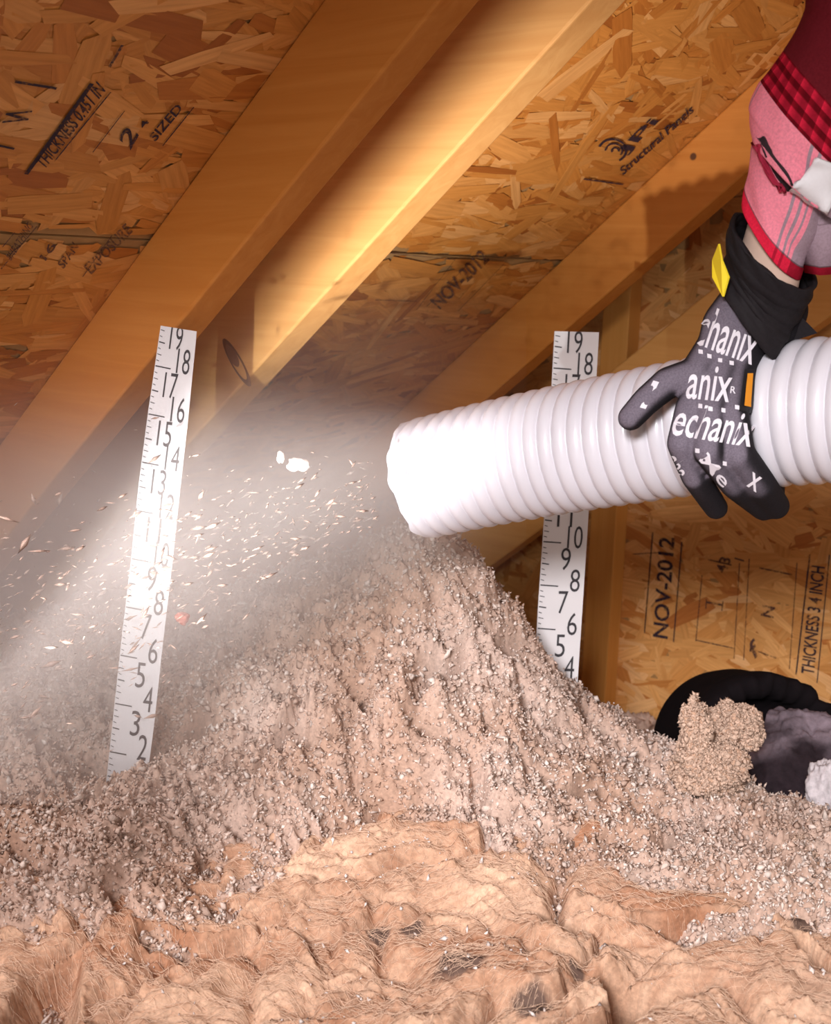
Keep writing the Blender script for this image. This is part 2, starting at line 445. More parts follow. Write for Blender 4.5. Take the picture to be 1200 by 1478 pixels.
stamp(up_pan, [('l', (38, 247), (133, 116), .0035), ('l', (77, 228), (158, 128), .0012),
               ('t', 'THICKNESS 0.451 IN', (62, 240), (150, 126), (48, 228)),
               ('t', 'N', (0, 172), (6, 158), (38, 168)), ('l', (-6, 206), (17, 211), .002), ('l', (18, 114), (78, 124), .0022),
               ], dk, LD, M['ink'])
stamp(up_pan, [('l', (132, 215), (178, 155), .0008), ('t', '2', (186, 212), (198, 190), (168, 196)), ('t', '4', (206, 180), (214, 170), (196, 178)),
               ('l', (233, 206), (278, 150), .0012), ('t', 'SIZED', (222, 200), (262, 152), (212, 192)), ('l', (157, 92), (176, 60), .0022),
               ('t', 'JPi', (905, 222), (955, 172), (885, 218)), ('t', 'Structural Panels', (898, 250), (1000, 158), (892, 240)), ('l', (840, 256), (897, 264), .0022)], dk, LD, M['ink'])
# swirl emblem
acc = Acc()
for (rx, w_, a0, a1) in ((24, 4, 200, 420), (15, 3, 180, 400), (7, 3, 150, 380)):
    P = []
    for k in range(19):
        a = math.radians(a0 + (a1 - a0) * k / 18)
        P.append((882 + 6 - 6 * rx / 24 + rx * math.cos(a) * .9, 212 + rx * .75 * math.sin(a) + 2))
        P.append((882 + 6 - 6 * rx / 24 + (rx - w_) * math.cos(a) * .9, 212 + (rx - w_) * .75 * math.sin(a) + 2))
    acc.add([dk(*p) + LD for p in P], [(2 * k, 2 * k + 1, 2 * k + 3, 2 * k + 2) for k in range(18)])
mesh('emblem', acc.V, acc.F, M['ink'], up_pan)
stamp(lo_pan, [('l', (0, 384), (52, 322), .0015), ('l', (118, 395), (160, 335), .001), ('l', (2, 352), (20, 330), .001),
               ('t', '16', (64, 372), (80, 350), (54, 366)), ('t', 'SHEATHING', (14, 372), (46, 322), (6, 364)), ('t', 'SPAN', (90, 384), (112, 352), (80, 376)),
               ('t', 'EXPOSURE', (130, 392), (190, 330), (118, 380)),
               ('t', '24/16', (360, 398), (392, 348), (340, 372)), ('l', (300, 420), (362, 346), .0012),
               ('t', 'NOV-2012', (634, 444), (706, 372), (618, 430)), ('l', (600, 444), (655, 372), .001), ('l', (560, 362), (655, 372), .001),
               ('l', (540, 430), (600, 432), .001), ('l', (660, 446), (726, 378), .0012), ('l', (614, 440), (680, 372), .0012)], dk, LD, M['ink_faint'])
gw = lambda x, y: onX(x, y, XG)
LG = np.array([-.0034, 0, 0])
stamp(pw, [('t', 'NOV-2012', (966, 922), (976, 776), (944, 918)), ('l', (933, 913), (945, 768), .0018), ('l', (975, 926), (987, 782), .0018),
           ('t', 'THICKNESS 3 4 INCH', (1177, 974), (1193, 818), (1158, 970)), ('l', (1152, 973), (1172, 800), .002), ('l', (1182, 985), (1200, 800), .0014)], gw, LG, M['ink'])
stamp(pw, [('l', (1007, 925), (1016, 830), .0014), ('l', (1062, 950), (1070, 812), .0012), ('l', (1076, 952), (1084, 806), .0012), ('l', (1142, 965), (1153, 812), .0012),
           ('l', (1024, 808), (1058, 816), .002), ('l', (1062, 806), (1076, 810), .002), ('l', (1098, 820), (1145, 830), .002),
           ('l', (1006, 924), (1062, 936), .0018), ('l', (1084, 936), (1122, 950), .002), ('l', (1022, 870), (1044, 874), .003), ('l', (1021, 864), (1020, 878), .0016), ('l', (1045, 867), (1043, 881), .0016),
           ('t', 'N', (1118, 892), (1121, 876), (1100, 888)), ('t', '43', (1050, 828), (1058, 806), (1034, 824)), ('t', 'f', (1090, 952), (1100, 942), (1080, 930)),
           ('l', (915, 800), (960, 797), .0012), ('l', (1010, 982), (1030, 972), .002), ('l', (1012, 976), (1026, 982), .0015)], gw, LG, M['ink_faint'])

# ------------------------------------------------------------------ rulers
BOLD[0] = -.004
def ruler(label, L_edge, R_edge, depth_top, depth_bot, marks, slope, zb, bend=0):
    """L_edge/R_edge: (pixel) polylines top->bottom, built at the given depths as a bowed strip with thickness"""
    n = 40
    ys = np.linspace(L_edge[0][1], L_edge[-1][1], n)
    lx = np.interp(ys, [p[1] for p in L_edge], [p[0] for p in L_edge])
    rx = np.interp(ys + slope * 50, [p[1] for p in R_edge], [p[0] for p in R_edge])
    dep = np.linspace(depth_top, depth_bot, n)
    Lp = np.array([at(x, y, d) for x, y, d in zip(lx, ys, dep)])
    Rp = np.array([at(x, y + slope * 55, d + .004) for x, y, d in zip(rx, ys, dep)])
    base = (Lp[-1] + Rp[-1]) / 2
    t = empty('ruler', tuple(base)); tag(t, label, 'ruler', 'depth rulers standing in the loose insulation')
    nr = nrm(np.cross(Rp[0] - Lp[0], Lp[-1] - Lp[0])); 
    if nr @ (RW @ np.array([0, 0, 1])) < 0: nr = -nr       # points away from the camera
    V = []; 
    for a, b in zip(Lp, Rp): V += [a, b, b + nr * .0016, a + nr * .0016]
    Fc = [(0, 1, 2, 3), tuple(4 * (n - 1) + k for k in (3, 2, 1, 0))]
    for i in range(n - 1):
        for k in range(4): Fc.append((4 * i + k, 4 * i + 4 + k, 4 * i + 4 + (k + 1) % 4, 4 * i + (k + 1) % 4))
    mesh('strip', V, Fc, M['ruler'], t)
    acc = Acc()
    def P(f, v):     # f across 0..1, v = pixel row of the left edge
        q = np.clip((v - ys[0]) / (ys[-1] - ys[0]), 0, 1) * (n - 1); i = int(min(q, n - 2)); fr = q - i
        a = Lp[i] * (1 - fr) + Lp[i + 1] * fr; b = Rp[i] * (1 - fr) + Rp[i + 1] * fr
        return a * (1 - f) + b * f - nr * .0004
    y0, step, top, wdt = marks
    for num in range(2, top + 1):
        yc = y0 + (top - num) * step
        if yc > ys[-1]: continue
        odd = num % 2
        f0, f1 = ((.30, .64) if odd else (.56, .90)) if num > 9 else ((.44, .66) if odd else (.68, .90))
        yy = yc - slope * wdt * (f0 + f1) / 2
        hh = step * .52
        s = str(num); Vg, Fg = glyphs(s)
        acc.add([P(f0 + (f1 - f0) * v[0], yy + hh - 2 * hh * v[1]) for v in Vg], Fg)
    for k in range(int((ys[-1] - ys[0]) / (step / 4)) + 2):
        yc = y0 + (k - 3) * step / 4 + 6
        if yc < ys[0] + 3 or yc > ys[-1] - 3: continue
        q = (k - 3) % 8
        ln = {0: .18, 4: .42, 2: .13, 6: .13}.get(q, .09)
        hw = .9 if q in (0, 4) else .55
        acc.add([P(.02, yc - hw), P(ln, yc - hw + 1.2), P(ln, yc + hw + 1.2), P(.02, yc + hw)], [(0, 1, 2, 3)])
    mesh('markings', acc.V, acc.F, M['print'], t)
    return t
RUL_L = ruler('white numbered ruler left of the hose mouth, half veiled by dust', [(232, 470), (213, 600), (200, 700), (190, 800), (178, 900), (167, 1000), (150, 1160)],
      [(284, 480), (270, 620), (262, 690), (247, 830), (235, 930), (222, 1050), (202, 1200)], 1.0, 1.0, (487, 34.8, 19, 52), .15, -.45)
RUL_R = ruler('white numbered ruler standing beside the wall stud, crossed by the white hose', [(801, 478), (786, 745), (778, 860), (772, 960), (768, 1060)],
      [(865, 480), (850, 740), (843, 850), (833, 1000), (826, 1100)], 1.25, 1.235, (494, 31.3, 19, 62), .03, -.5)

# ------------------------------------------------------------------ loose insulation
FW = nrm(np.array([(RW @ [0, 0, 1])[0], (RW @ [0, 0, 1])[1]])); RT = np.array([FW[1], -FW[0]])
def uw(p): return float(p[0] * RT[0] + p[1] * RT[1]), float(p[0] * FW[0] + p[1] * FW[1])
BZ = -.44
ctrl = []
def cp(p): u, v = uw(p); ctrl.append((u, v, p[2]))
for (x, y) in ((0, 1285), (200, 1275), (400, 1197), (540, 1178), (700, 1192), (850, 1212), (950, 1250), (1130, 1290), (1190, 1268)): cp(atz(x, y, BZ))
for q in ((200, 1130, .985), (100, 1130, .98), (0, 1150, .97), (0, 1010, 1.10), (0, 920, 1.32), (150, 1000, 1.12), (300, 1060, 1.03), (300, 960, 1.12), (400, 1000, 1.04),
          (400, 900, 1.12), (400, 850, 1.19), (480, 835, 1.17), (500, 1000, 1.03), (500, 1100, .985), (540, 800, 1.15), (590, 785, 1.13), (625, 782, 1.13), (655, 785, 1.14),
          (620, 850, 1.09), (620, 950, 1.045), (620, 1080, 1.0), (695, 825, 1.15), (700, 1000, 1.055), (745, 885, 1.17), (785, 945, 1.185), (780, 1100, 1.03),
          (830, 1000, 1.20), (850, 1100, 1.07), (870, 1035, 1.18), (915, 1068, 1.16), (960, 1092, 1.14), (960, 1180, 1.03), (1060, 1135, 1.10), (1060, 1220, 1.01),
          (1100, 1155, 1.08), (1140, 1205, 1.03), (1200, 1222, 1.02)): cp(at(*q))
for (u, v, z) in ((-.7, 1.6, -.46), (-.3, 1.55, -.46), (0, 1.45, -.46), (.2, 1.5, -.58), (.4, 1.5, -.62), (.6, 1.4, -.62), (.75, 1.1, -.62), (.48, 1.2, -.60), (.36, 1.3, -.58), (.62, 1.0, -.55), (-.7, 1.1, -.45), (-.7, .6, -.53),
                  (0, .62, -.55), (.6, .62, -.56), (.3, .6, -.56), (-.35, .6, -.55), (0, 2.0, -.6), (.6, 2., -.65), (-.7, 2., -.5)): ctrl.append((u, v, z))
ctrl = np.array(ctrl)
def tps_fit(P, z, lam=2e-4):
    n = len(P); d = np.linalg.norm(P[:, None] - P[None], axis=2); K = d * d * np.log(d + 1e-9) + lam * np.eye(n)
    A = np.zeros((n + 3, n + 3)); A[:n, :n] = K; A[:n, n] = 1; A[:n, n + 1:] = P; A[n, :n] = 1; A[n + 1:, :n] = P.T
    return np.linalg.solve(A, np.concatenate([z, [0, 0, 0]]))
co_ = tps_fit(ctrl[:, :2], ctrl[:, 2])
def tps(u, v):
    sh = u.shape; q = np.stack([u.ravel(), v.ravel()], 1); r = np.zeros(len(q)); n = len(ctrl)
    for i in range(n):
        d2 = ((q - ctrl[i, :2]) ** 2).sum(1) + 1e-12; r += co_[i] * .5 * d2 * np.log(d2)
    return (r + co_[n] + q @ co_[n + 1:]).reshape(sh)
def pile_z(u, v):
    z = tps(u, v)
    a = np.clip((v - .6) / .3, .0, 1)
    wu, wv = u + .02 * noise2(u * 14, v * 14, 5), v + .02 * noise2(u * 14 + 9, v * 14, 6)
    lump = fbm(wu * 16, wv * 16, 3, 11) * .016
    cl = (1 - np.abs(noise2(wu * 48, wv * 48, 21))) ** 2 * .010 + (1 - np.abs(noise2(wu * 95, wv * 95, 23))) ** 2 * .009
    pits = -np.clip(noise2(wu * 26, wv * 26, 31) - .26, 0, 1) * .10
    fine = fbm(u * 190, v * 190, 2, 41) * .0055
    return z + (lump + cl + pits + fine - .008) * (.4 + .6 * a)
def grid(u0, u1, nu, v0, v1, nv, zf):
    gu = np.linspace(u0, u1, nu); k = np.linspace(0, 1, nv); gv = v0 * (v1 / v0) ** k
    U, Vv = np.meshgrid(gu, gv); Z = zf(U, Vv)
    P = np.stack([U * RT[0] + Vv * FW[0], U * RT[1] + Vv * FW[1], Z], 2)
    idx = np.arange(nu * nv).reshape(nv, nu)
    Fc = np.stack([idx[:-1, :-1], idx[:-1, 1:], idx[1:, 1:], idx[1:, :-1]], 2).reshape(-1, 4)
    return U, Vv, Z, P, Fc
def inside_roof(P):   # keep the sheet below the deck and in front of the gable
    return (P @ NV < DECK - .012) & (P[:, 0] < XG - .036)
def crumbs(P, N, size, col, name, parent, mat, flat=.6, stretch=None, stuff=True):
    """small jagged eight-sided crumbs at points P"""
    n = len(P)
    base = np.array([(1, 0, 0), (-1, 0, 0), (0, 1, 0), (0, -1, 0), (0, 0, 1), (0, 0, -1)], float)
    tri = np.array([(0, 2, 4), (2, 1, 4), (1, 3, 4), (3, 0, 4), (2, 0, 5), (1, 2, 5), (3, 1, 5), (0, 3, 5)])
    Q = rng.normal(size=(n, 3, 3)); Q, _ = np.linalg.qr(Q)
    sc_ = np.stack([size * rng.uniform(.6, 1.5, n), size * rng.uniform(.4, 1.0, n), size * rng.uniform(.25, flat, n)], 1)
    V = base[None] * rng.uniform(.6, 1.3, (n, 6, 1))
    V = np.einsum('nij,nkj->nki', Q, V * sc_[:, None, :]) + P[:, None, :]
    Fc = (tri[None] + (np.arange(n) * 6)[:, None, None]).reshape(-1, 3)
    o = mesh(name, V.reshape(-1, 3), Fc, mat, parent, col=np.repeat(col, 6, axis=0))
    if stuff: tag(o, kind='stuff')
    return o
U, Vv, Z, P, Fc = grid(-.72, .70, 600, .64, 1.9, 520, pile_z)
Pf = P.reshape(-1, 3); ok = inside_roof(Pf)
# colour: tan with browner pockets
def pile_col(u, v, wh):
    n = fbm(u * 9, v * 9, 3, 77)[:, None]; k = np.clip(.5 + n * .9, 0, 1)
    a = np.array(lin(186, 152, 132)); b = np.array(lin(208, 182, 168)); return a * k + b * (1 - k)
hp = noise2(U * 48, Vv * 48, 21).ravel()
colr = pile_col(U.ravel(), Vv.ravel(), 0)
colr = colr * (1 - .35 * np.clip(fbm(U * 30, Vv * 30, 2, 31).ravel() - .15, 0, 1))[:, None]
Fk = Fc[ok[Fc].all(1)]
pile = mesh('blown_insulation', Pf, Fk, M['pile'], None, True, colr)
tag(pile, 'tan heap of loose blown fibreglass insulation under the hose mouth', 'insulation', kind='stuff')
def sample(n, u0, u1, v0, v1, zf, dens=None):
    u = rng.uniform(u0, u1, n); v = rng.uniform(v0, v1, n)
    if dens is not None:
        k = rng.random(n) < dens(u, v); u, v = u[k], v[k]
    z = zf(u, v)
    return u, v, np.stack([u * RT[0] + v * FW[0], u * RT[1] + v * FW[1], z], 1)

BU, BV = ctrl[:9, 0], ctrl[:9, 1]
# batts in the foreground: folds of brown wool
def batt_z(u, v):
    wu = u + .05 * fbm(u * 7, v * 7, 3, 3); wv = v + .05 * fbm(u * 7 + 5, v * 7 + 2, 3, 4)
    pl = lambda n, k: (np.minimum(1, np.abs(n) * k) * (2 - np.minimum(1, np.abs(n) * k))) ** .75
    m1 = np.clip(.6 + fbm(u * 4, v * 5, 2, 57), .15, 1)
    r0 = fbm(wu * 4, wv * 6, 2, 50)
    r1 = pl(noise2(wu * 8, wv * 11, 51), 2.4)
    r2 = pl(noise2(wu * 17 + 3, wv * 25, 52), 2.2)
    r3 = fbm(wu * 45 + 8 * wv, wv * 60, 3, 53)
    fib = fbm((wu + .12 * noise2(u * 5, v * 5, 8)) * 90, wv * 300, 3, 54)
    z = BZ - .030 + .014 * r0 + .030 * r1 * m1 + .014 * r2 * (1.3 - m1) + .0050 * r3 + .0026 * fib
    holes = np.clip(noise2(wu * 11 + 4, wv * 16, 61) - .34, 0, 1)
    z = z - holes * .20
    z = z + .03 * np.clip((.72 - v) / .3, 0, 1) * np.clip(.3 + u, 0, 1)
    vb = np.interp(u, BU, BV)
    return z - np.clip(v - vb - .03, 0, 1) * .8
U2, V2, Z2, P2, F2 = grid(-.56, .56, 560, .46, 1.10, 480, batt_z)
n1 = fbm(U2 * 8, V2 * 14, 3, 90); n2 = noise2(U2 * 60, V2 * 300, 91)
k = np.clip(.5 + .7 * n1 + .35 * n2, 0, 1)[..., None]
ca, cb = np.array(lin(170, 122, 94)), np.array(lin(222, 184, 156))
c2 = ca * (1 - k) + cb * k
greyv = np.clip(fbm(U2 * 5 + 3, V2 * 9, 2, 95) * 1.4 - .1, 0, 1)[..., None] * .5
c2 = c2 * (1 - greyv) + np.array(lin(190, 158, 138)) * greyv
stains = []
for (x, y, r) in ((662, 1412, .020), (592, 1345, .012), (545, 1335, .010), (765, 1468, .018), (1160, 1340, .020), (1150, 1330, .012), (830, 1412, .007)):
    p = atz(x, y, BZ - .012); stains.append((tuple(p), r))
M['batt'] = tint_mat('batt_wool', .9, .1, 260, .3, .001, stains)
batt = mesh('insulation_batt', P2.reshape(-1, 3), F2, M['batt'], None, True, c2.reshape(-1, 3))
tag(batt, 'brown fibrous insulation batt lying in folds across the foreground', 'insulation batt')

# crumbs over the heap
def dpile(u, v):
    return np.clip(.95 - .25 * (v - 1.0), 0, 1)
u, v, Pc = sample(165000, -.52, .58, .66, 1.30, pile_z, dpile)
okc = inside_roof(Pc) & (Pc[:, 2] > batt_z(u, v) - .002)
u, v, Pc = u[okc], v[okc], Pc[okc]
Pc[:, 2] += rng.uniform(-.001, .0025, len(Pc))
base = pile_col(u, v, 0); wht = np.clip(rng.normal(.36, .40, len(u)) + .35 * np.clip(fbm(u * 7, v * 7, 2, 99), -1, 1), 0, 1)[:, None]
cc = base * (1 - wht) + np.array(lin(236, 220, 210)) * wht
cc = cc * rng.uniform(.75, 1.12, (len(u), 1))
crumbs(Pc, None, rng.gamma(4, .00042, len(u)) + .0004, cc, 'wool_crumbs', pile, M['crumb'])
# specks on the batt
u, v, Ps = sample(5200, -.5, .5, .45, 1.02, batt_z, lambda u, v: np.clip(.12 + 1.6 * np.clip(noise2(u * 16, v * 16, 71) - .1, 0, 1) + .7 * np.clip((v - .8) / .15, 0, 1), 0, 1))
Ps[:, 2] += .001
crumbs(Ps, None, rng.gamma(3, .00045, len(u)) + .0004, np.tile(np.array(lin(240, 228, 222)), (len(u), 1)) * rng.uniform(.7, 1, (len(u), 1)), 'wool_crumbs', batt, M['crumb'])
# fibres on the batt: thin bent ribbons
nf = 42000
u, v, Pq = sample(nf, -.5, .5, .46, 1.02, batt_z)
fl = rng.uniform(.006, .022, nf); an = rng.normal(0, .5, nf) + noise2(u * 6, v * 6, 8) * 1.5; cur = rng.normal(0, .9, nf)
segs = 4; VV = np.zeros((nf, segs, 2, 3))
for j in range(segs):
    tt = (j / (segs - 1) - .5) * fl; aa = an + cur * (j / (segs - 1) - .5)
    uu = u + np.cos(aa) * tt; vv = v + np.sin(aa) * tt
    zz = batt_z(uu, vv) * .75 + Pq[:, 2] * .25 + .0004 + .0022 * rng.random(nf) * math.sin(math.pi * (j + .5) / segs)
    for s_ in (0, 1):
        w2 = .00009 * (s_ * 2 - 1)
        uu2 = uu - np.sin(aa) * w2; vv2 = vv + np.cos(aa) * w2
        VV[:, j, s_] = np.stack([uu2 * RT[0] + vv2 * FW[0], uu2 * RT[1] + vv2 * FW[1], zz + (s_ * .00015)], 1)
id_ = np.arange(nf * segs * 2).reshape(nf, segs, 2)
FF = np.stack([id_[:, :-1, 0], id_[:, 1:, 0], id_[:, 1:, 1], id_[:, :-1, 1]], 3).reshape(-1, 4) if False else np.stack([id_[:, :-1, 0], id_[:, 1:, 0], id_[:, 1:, 1], id_[:, :-1, 1]], -1).reshape(-1, 4)
fc = np.array(lin(226, 190, 164)) * rng.uniform(.75, 1.0, (nf, 1))
o = mesh('fibres', VV.reshape(-1, 3), FF, M['fibre'], batt, col=np.repeat(fc, segs * 2, axis=0)); tag(o, kind='stuff')

# loose clumps standing proud of the heap
def blob(center, rad, seed, amp=.25, sub=5, freq=1.0):
    bm = bmesh.new(); bmesh.ops.create_icosphere(bm, subdivisions=sub, radius=1)
    V = np.array([v.co[:] for v in bm.verts]); Fc = np.array([[v.index for v in f.verts] for f in bm.faces]); bm.free()
    n = V * 1.0
    d = 0
    for (fq, a) in ((1.6, 1), (3.7, .5), (8, .3), (17, .18)):
        d = d + a * (noise2(V[:, 0] * fq * freq + 3.1 + seed, V[:, 1] * fq * freq + V[:, 2] * fq * .7, seed) + noise2(V[:, 2] * fq * freq + seed, V[:, 0] * fq - V[:, 1] * fq * .6, seed + 5)) * .6
    V = V * (1 + amp * d)[:, None] * np.asarray(rad)[None]
    # rad is (right, down, forward)
    return V @ RW.T + np.asarray(center), Fc, n @ RW.T
def clump(center, rad, seed, label, ncr, amp=.3):
    V, Fc, N = blob(center, rad, seed, amp)
    col = np.tile(np.array(lin(196, 160, 136)), (len(V), 1))
    o = mesh('insulation_clump', V, Fc, M['pile'], None, True, col); tag(o, label, 'insulation clump', 'loose clumps on the insulation heap')
    i = rng.integers(0, len(V), ncr)
    Pn = V[i] + N[i] * rng.uniform(0, .0015, (ncr, 1)) + rng.normal(0, .0006, (ncr, 3))
    cl = np.array(lin(208, 178, 158)) * rng.uniform(.7, 1.12, (ncr, 1))
    crumbs(Pn, None, rng.gamma(4, .0004, ncr) + .0004, cl, 'wool_crumbs', o, M['crumb'])
    return o
clump(at(1058, 1052, 1.10), (.024, .022, .020), 3, 'round tan clump of insulation resting against the black duct', 5000)
clump(at(1004, 1072, 1.075), (.013, .040, .013), 9, 'upright ragged clump of insulation left of the black duct', 4000, .4)
clump(at(1020, 1112, 1.08), (.030, .024, .022), 13, 'wide pale clump of insulation below the two upright clumps', 6000, .35)
clump(at(1150, 1232, 1.0), (.018, .012, .018), 15, 'small tan clump of insulation at the lower right of the heap', 2000)

# ------------------------------------------------------------------ duct at the right
dt = empty('flexible_duct', tuple(at(1150, 1150, 1.26))); tag(dt, 'black round duct end packed with dusty grey wool, at the right below the stamped wall', 'duct')
# jacket: a wide thick cylinder shell whose open end leans towards the camera
ax = nrm(RW @ np.array([.12, -.10, -1.0])); a1 = nrm(np.cross(ax, RW @ np.array([0, 1, 0]))); a2 = np.cross(ax, a1)
cj = at(1112, 1092, 1.27); R0 = .088
V = []; Fc = []; nA = 96
prof = [(-.13, 1.0), (-.10, 1.03), (-.06, .98), (-.03, 1.03), (0.0, 1.0), (.006, .94), (.004, .80), (-.004, .72), (-.03, .70), (-.06, .5), (-.065, .02)]
for i, (s_, r) in enumerate(prof):
    for a in range(nA):
        t = a / nA * 6.28318; jag = 1 + .03 * math.sin(a * 2.7) * math.sin(a * 1.3 + 1) + .02 * math.sin(a * .9)
        V.append(cj + ax * (s_ + .004 * math.sin(a * 1.9) * (s_ > -.01)) + (a1 * math.cos(t) + a2 * math.sin(t)) * R0 * r * (jag if 4 <= i < 9 else 1))
for i in range(len(prof) - 1):
    for a in range(nA): Fc.append((i * nA + a, i * nA + (a + 1) % nA, (i + 1) * nA + (a + 1) % nA, (i + 1) * nA + a))
mesh('jacket', V, Fc, M['jacket'], dt, True)
V, Fc, N = blob(at(1168, 1142, 1.235), (.080, .084, .055), 21, .16, 6)
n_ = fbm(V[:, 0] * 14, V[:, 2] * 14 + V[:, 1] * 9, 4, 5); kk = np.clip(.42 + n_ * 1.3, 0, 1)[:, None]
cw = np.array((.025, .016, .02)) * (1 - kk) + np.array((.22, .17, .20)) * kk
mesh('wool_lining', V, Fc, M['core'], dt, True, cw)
V, Fc, N = blob(at(1196, 1150, 1.155), (.022, .038, .018), 25, .25, 5)
o = mesh('insulation_tuft', V, Fc, M['core'], None, True, np.tile(np.array((.62, .56, .58)), (len(V), 1))); tag(o, 'pale fluffy tuft of insulation in front of the dusty duct', 'insulation tuft')

# ------------------------------------------------------------------ hose
path_px = [(606, 692, .985), (700, 671, .955), (800, 651, .925), (900, 633, .893), (1000, 616, .862), (1100, 602, .832), (1200, 592, .803), (1300, 588, .775), (1400, 590, .75), (1600, 600, .70), (1850, 625, .65)]
HP = np.array([at(*p) for p in path_px])
def spline(P, n):
    P = np.asarray(P); out = []
    Q = np.vstack([2 * P[0] - P[1], P, 2 * P[-1] - P[-2]])
    for k in np.linspace(0, len(P) - 1 - 1e-9, n):
        i = int(k); t = k - i; a, b, c, d = Q[i], Q[i + 1], Q[i + 2], Q[i + 3]
        out.append(.5 * ((2 * b) + (-a + c) * t + (2 * a - 5 * b + 4 * c - d) * t * t + (-a + 3 * b - 3 * c + d) * t ** 3))
    return np.array(out)
def frames(S):
    T = np.gradient(S, axis=0); T /= np.linalg.norm(T, axis=1)[:, None]
    u0 = nrm(np.cross(T[0], RW @ np.array([0, 0, 1.0]))); Uo = []
    for t in T:
        u0 = nrm(u0 - t * (u0 @ t)); Uo.append(u0)
    Uo = np.array(Uo); return T, Uo, np.cross(T, Uo)
hose = empty('insulation_hose', tuple(HP[3])); tag(hose, 'white ribbed blowing hose held by the gloved hand', 'hose')
nS = 900; S = spline(HP, nS); T, Uu, Wv_ = frames(S)
arc = np.concatenate([[0], np.cumsum(np.linalg.norm(np.diff(S, axis=0), axis=1))]); HR = .0505; per = .0128
nA = 96; th = np.arange(nA) / nA * 2 * np.pi
ph = arc[:, None] / per + th[None] / (2 * np.pi)
rib = np.sqrt(np.abs(np.cos(np.pi * ph)) + .02)
rad = HR - .0044 + .0044 * rib
rad[:6] = HR - .0012
ring = (Uu[:, None] * np.cos(th)[None, :, None] + Wv_[:, None] * np.sin(th)[None, :, None])
jag = .0016 * np.sin(th * 5 + 1) + .0012 * np.sin(th * 13)
Vo = S[:, None] + ring * rad[..., None]
Vo[0] += T[0][None] * -jag[:, None]
idx = np.arange(nS * nA).reshape(nS, nA); nx = np.roll(idx, -1, 1)
Fo = np.stack([idx[:-1], nx[:-1], nx[1:], idx[1:]], -1).reshape(-1, 4)
mesh('ribbed_wall', Vo.reshape(-1, 3), Fo, M['hose'], hose, True)
ni = 160; Vi = S[:ni, None] + ring[:ni] * (HR - .0045); Vi[0] = Vo[0]
idx = np.arange(ni * nA).reshape(ni, nA); nx = np.roll(idx, -1, 1)
mesh('inner_wall', Vi.reshape(-1, 3), np.stack([idx[1:], nx[1:], nx[:-1], idx[:-1]], -1).reshape(-1, 4), M['liner'], hose, True)
# torn liner edge peeling off the far side of the mouth
V = []; Fc = []; m = 26
for i in range(m):
    t = i / (m - 1); a = math.radians(-205 + 150 * t)
    dirn = Uu[0] * math.cos(a) + Wv_[0] * math.sin(a)
    lens = .017 * math.sin(math.pi * t) ** .7 * (1 + .3 * math.sin(i * 2.1))
    for j in range(4):
        V.append(S[0] + dirn * (HR - .001 - .0012 * j) - T[0] * (lens * j / 3))
for i in range(m - 1):
    for j in range(3): Fc.append((i * 4 + j, i * 4 + j + 1, i * 4 + 5 + j, i * 4 + 4 + j))
torn = mesh('torn_liner', V, Fc, M['liner'], hose, True); torn['label'] = 'torn beige edge of the hose liner'
sm = torn.modifiers.new('s', 'SOLIDIFY'); sm.thickness = .0006

# ------------------------------------------------------------------ the gloved hand and arm
def chain_caps(bm, pts, scale=1.0):
    """tapered round chain through (px,py,depth,r_px) points"""
    P = [(at(x, y, d), r * d / F * scale) for (x, y, d, r) in pts]
    for (p, r) in P:
        bmesh.ops.create_icosphere(bm, subdivisions=3, radius=r, matrix=Matrix.Translation(p))
    for (p, r), (q, r2) in zip(P[:-1], P[1:]):
        d = Vector(q - p); L = d.length
        if L < 1e-5: continue
        mt = Matrix.Translation((Vector(p) + Vector(q)) / 2) @ d.to_track_quat('Z', 'Y').to_matrix().to_4x4()
        bmesh.ops.create_cone(bm, cap_ends=True, segments=28, radius1=r, radius2=r2, depth=L, matrix=mt)
def remeshed(name, bm, vox, smooth_it, mat, parent):
    me = bpy.data.meshes.new(name); bm.to_mesh(me); bm.free()
    o = bpy.data.objects.new(name, me); C.objects.link(o)
    md = o.modifiers.new('r', 'REMESH'); md.mode = 'VOXEL'; md.voxel_size = vox
    ms = o.modifiers.new('s', 'SMOOTH'); ms.iterations = smooth_it; ms.factor = .5
    bpy.context.view_layer.update()
    m2 = bpy.data.meshes.new_from_object(o.evaluated_get(bpy.context.evaluated_depsgraph_get()))
    bpy.data.objects.remove(o)
    m2.polygons.foreach_set('use_smooth', np.ones(len(m2.polygons), dtype=bool))
    m2.materials.clear(); m2.materials.append(mat); m2.name = name
    ob = link(name, m2, parent)
    if parent is not None: ob.matrix_parent_inverse = Matrix.Translation(parent.location).inverted()
    return ob
FING = {
 'index':  [(1036, 520, .802, 27), (1000, 590, .790, 25), (985, 640, .790, 22), (1004, 688, .803, 20), (1034, 733, .832, 17)],
 'middle': [(1050, 520, .800, 28), (1028, 598, .782, 25), (1024, 650, .780, 23), (1062, 700, .798, 21), (1103, 734, .828, 18)],
 'ring':   [(1066, 520, .802, 29), (1056, 600, .782, 25), (1066, 655, .780, 24), (1098, 700, .797, 23), (1120, 730, .824, 20)],
 'pinky':  [(1086, 510, .812, 27), (1078, 590, .796, 23), (1096, 648, .802, 19), (1116, 690, .822, 17), (1118, 718, .845, 15)],
 'thumb':  [(1040, 490, .805, 28), (1005, 540, .796, 25), (965, 552, .800, 23), (934, 578, .800, 21), (911, 603, .803, 19)],
}
person = empty('person', tuple(at(1110, 560, .8))); tag(person, 'gloved left hand and arm in a pink plaid shirt sleeve, gripping the hose', 'person')
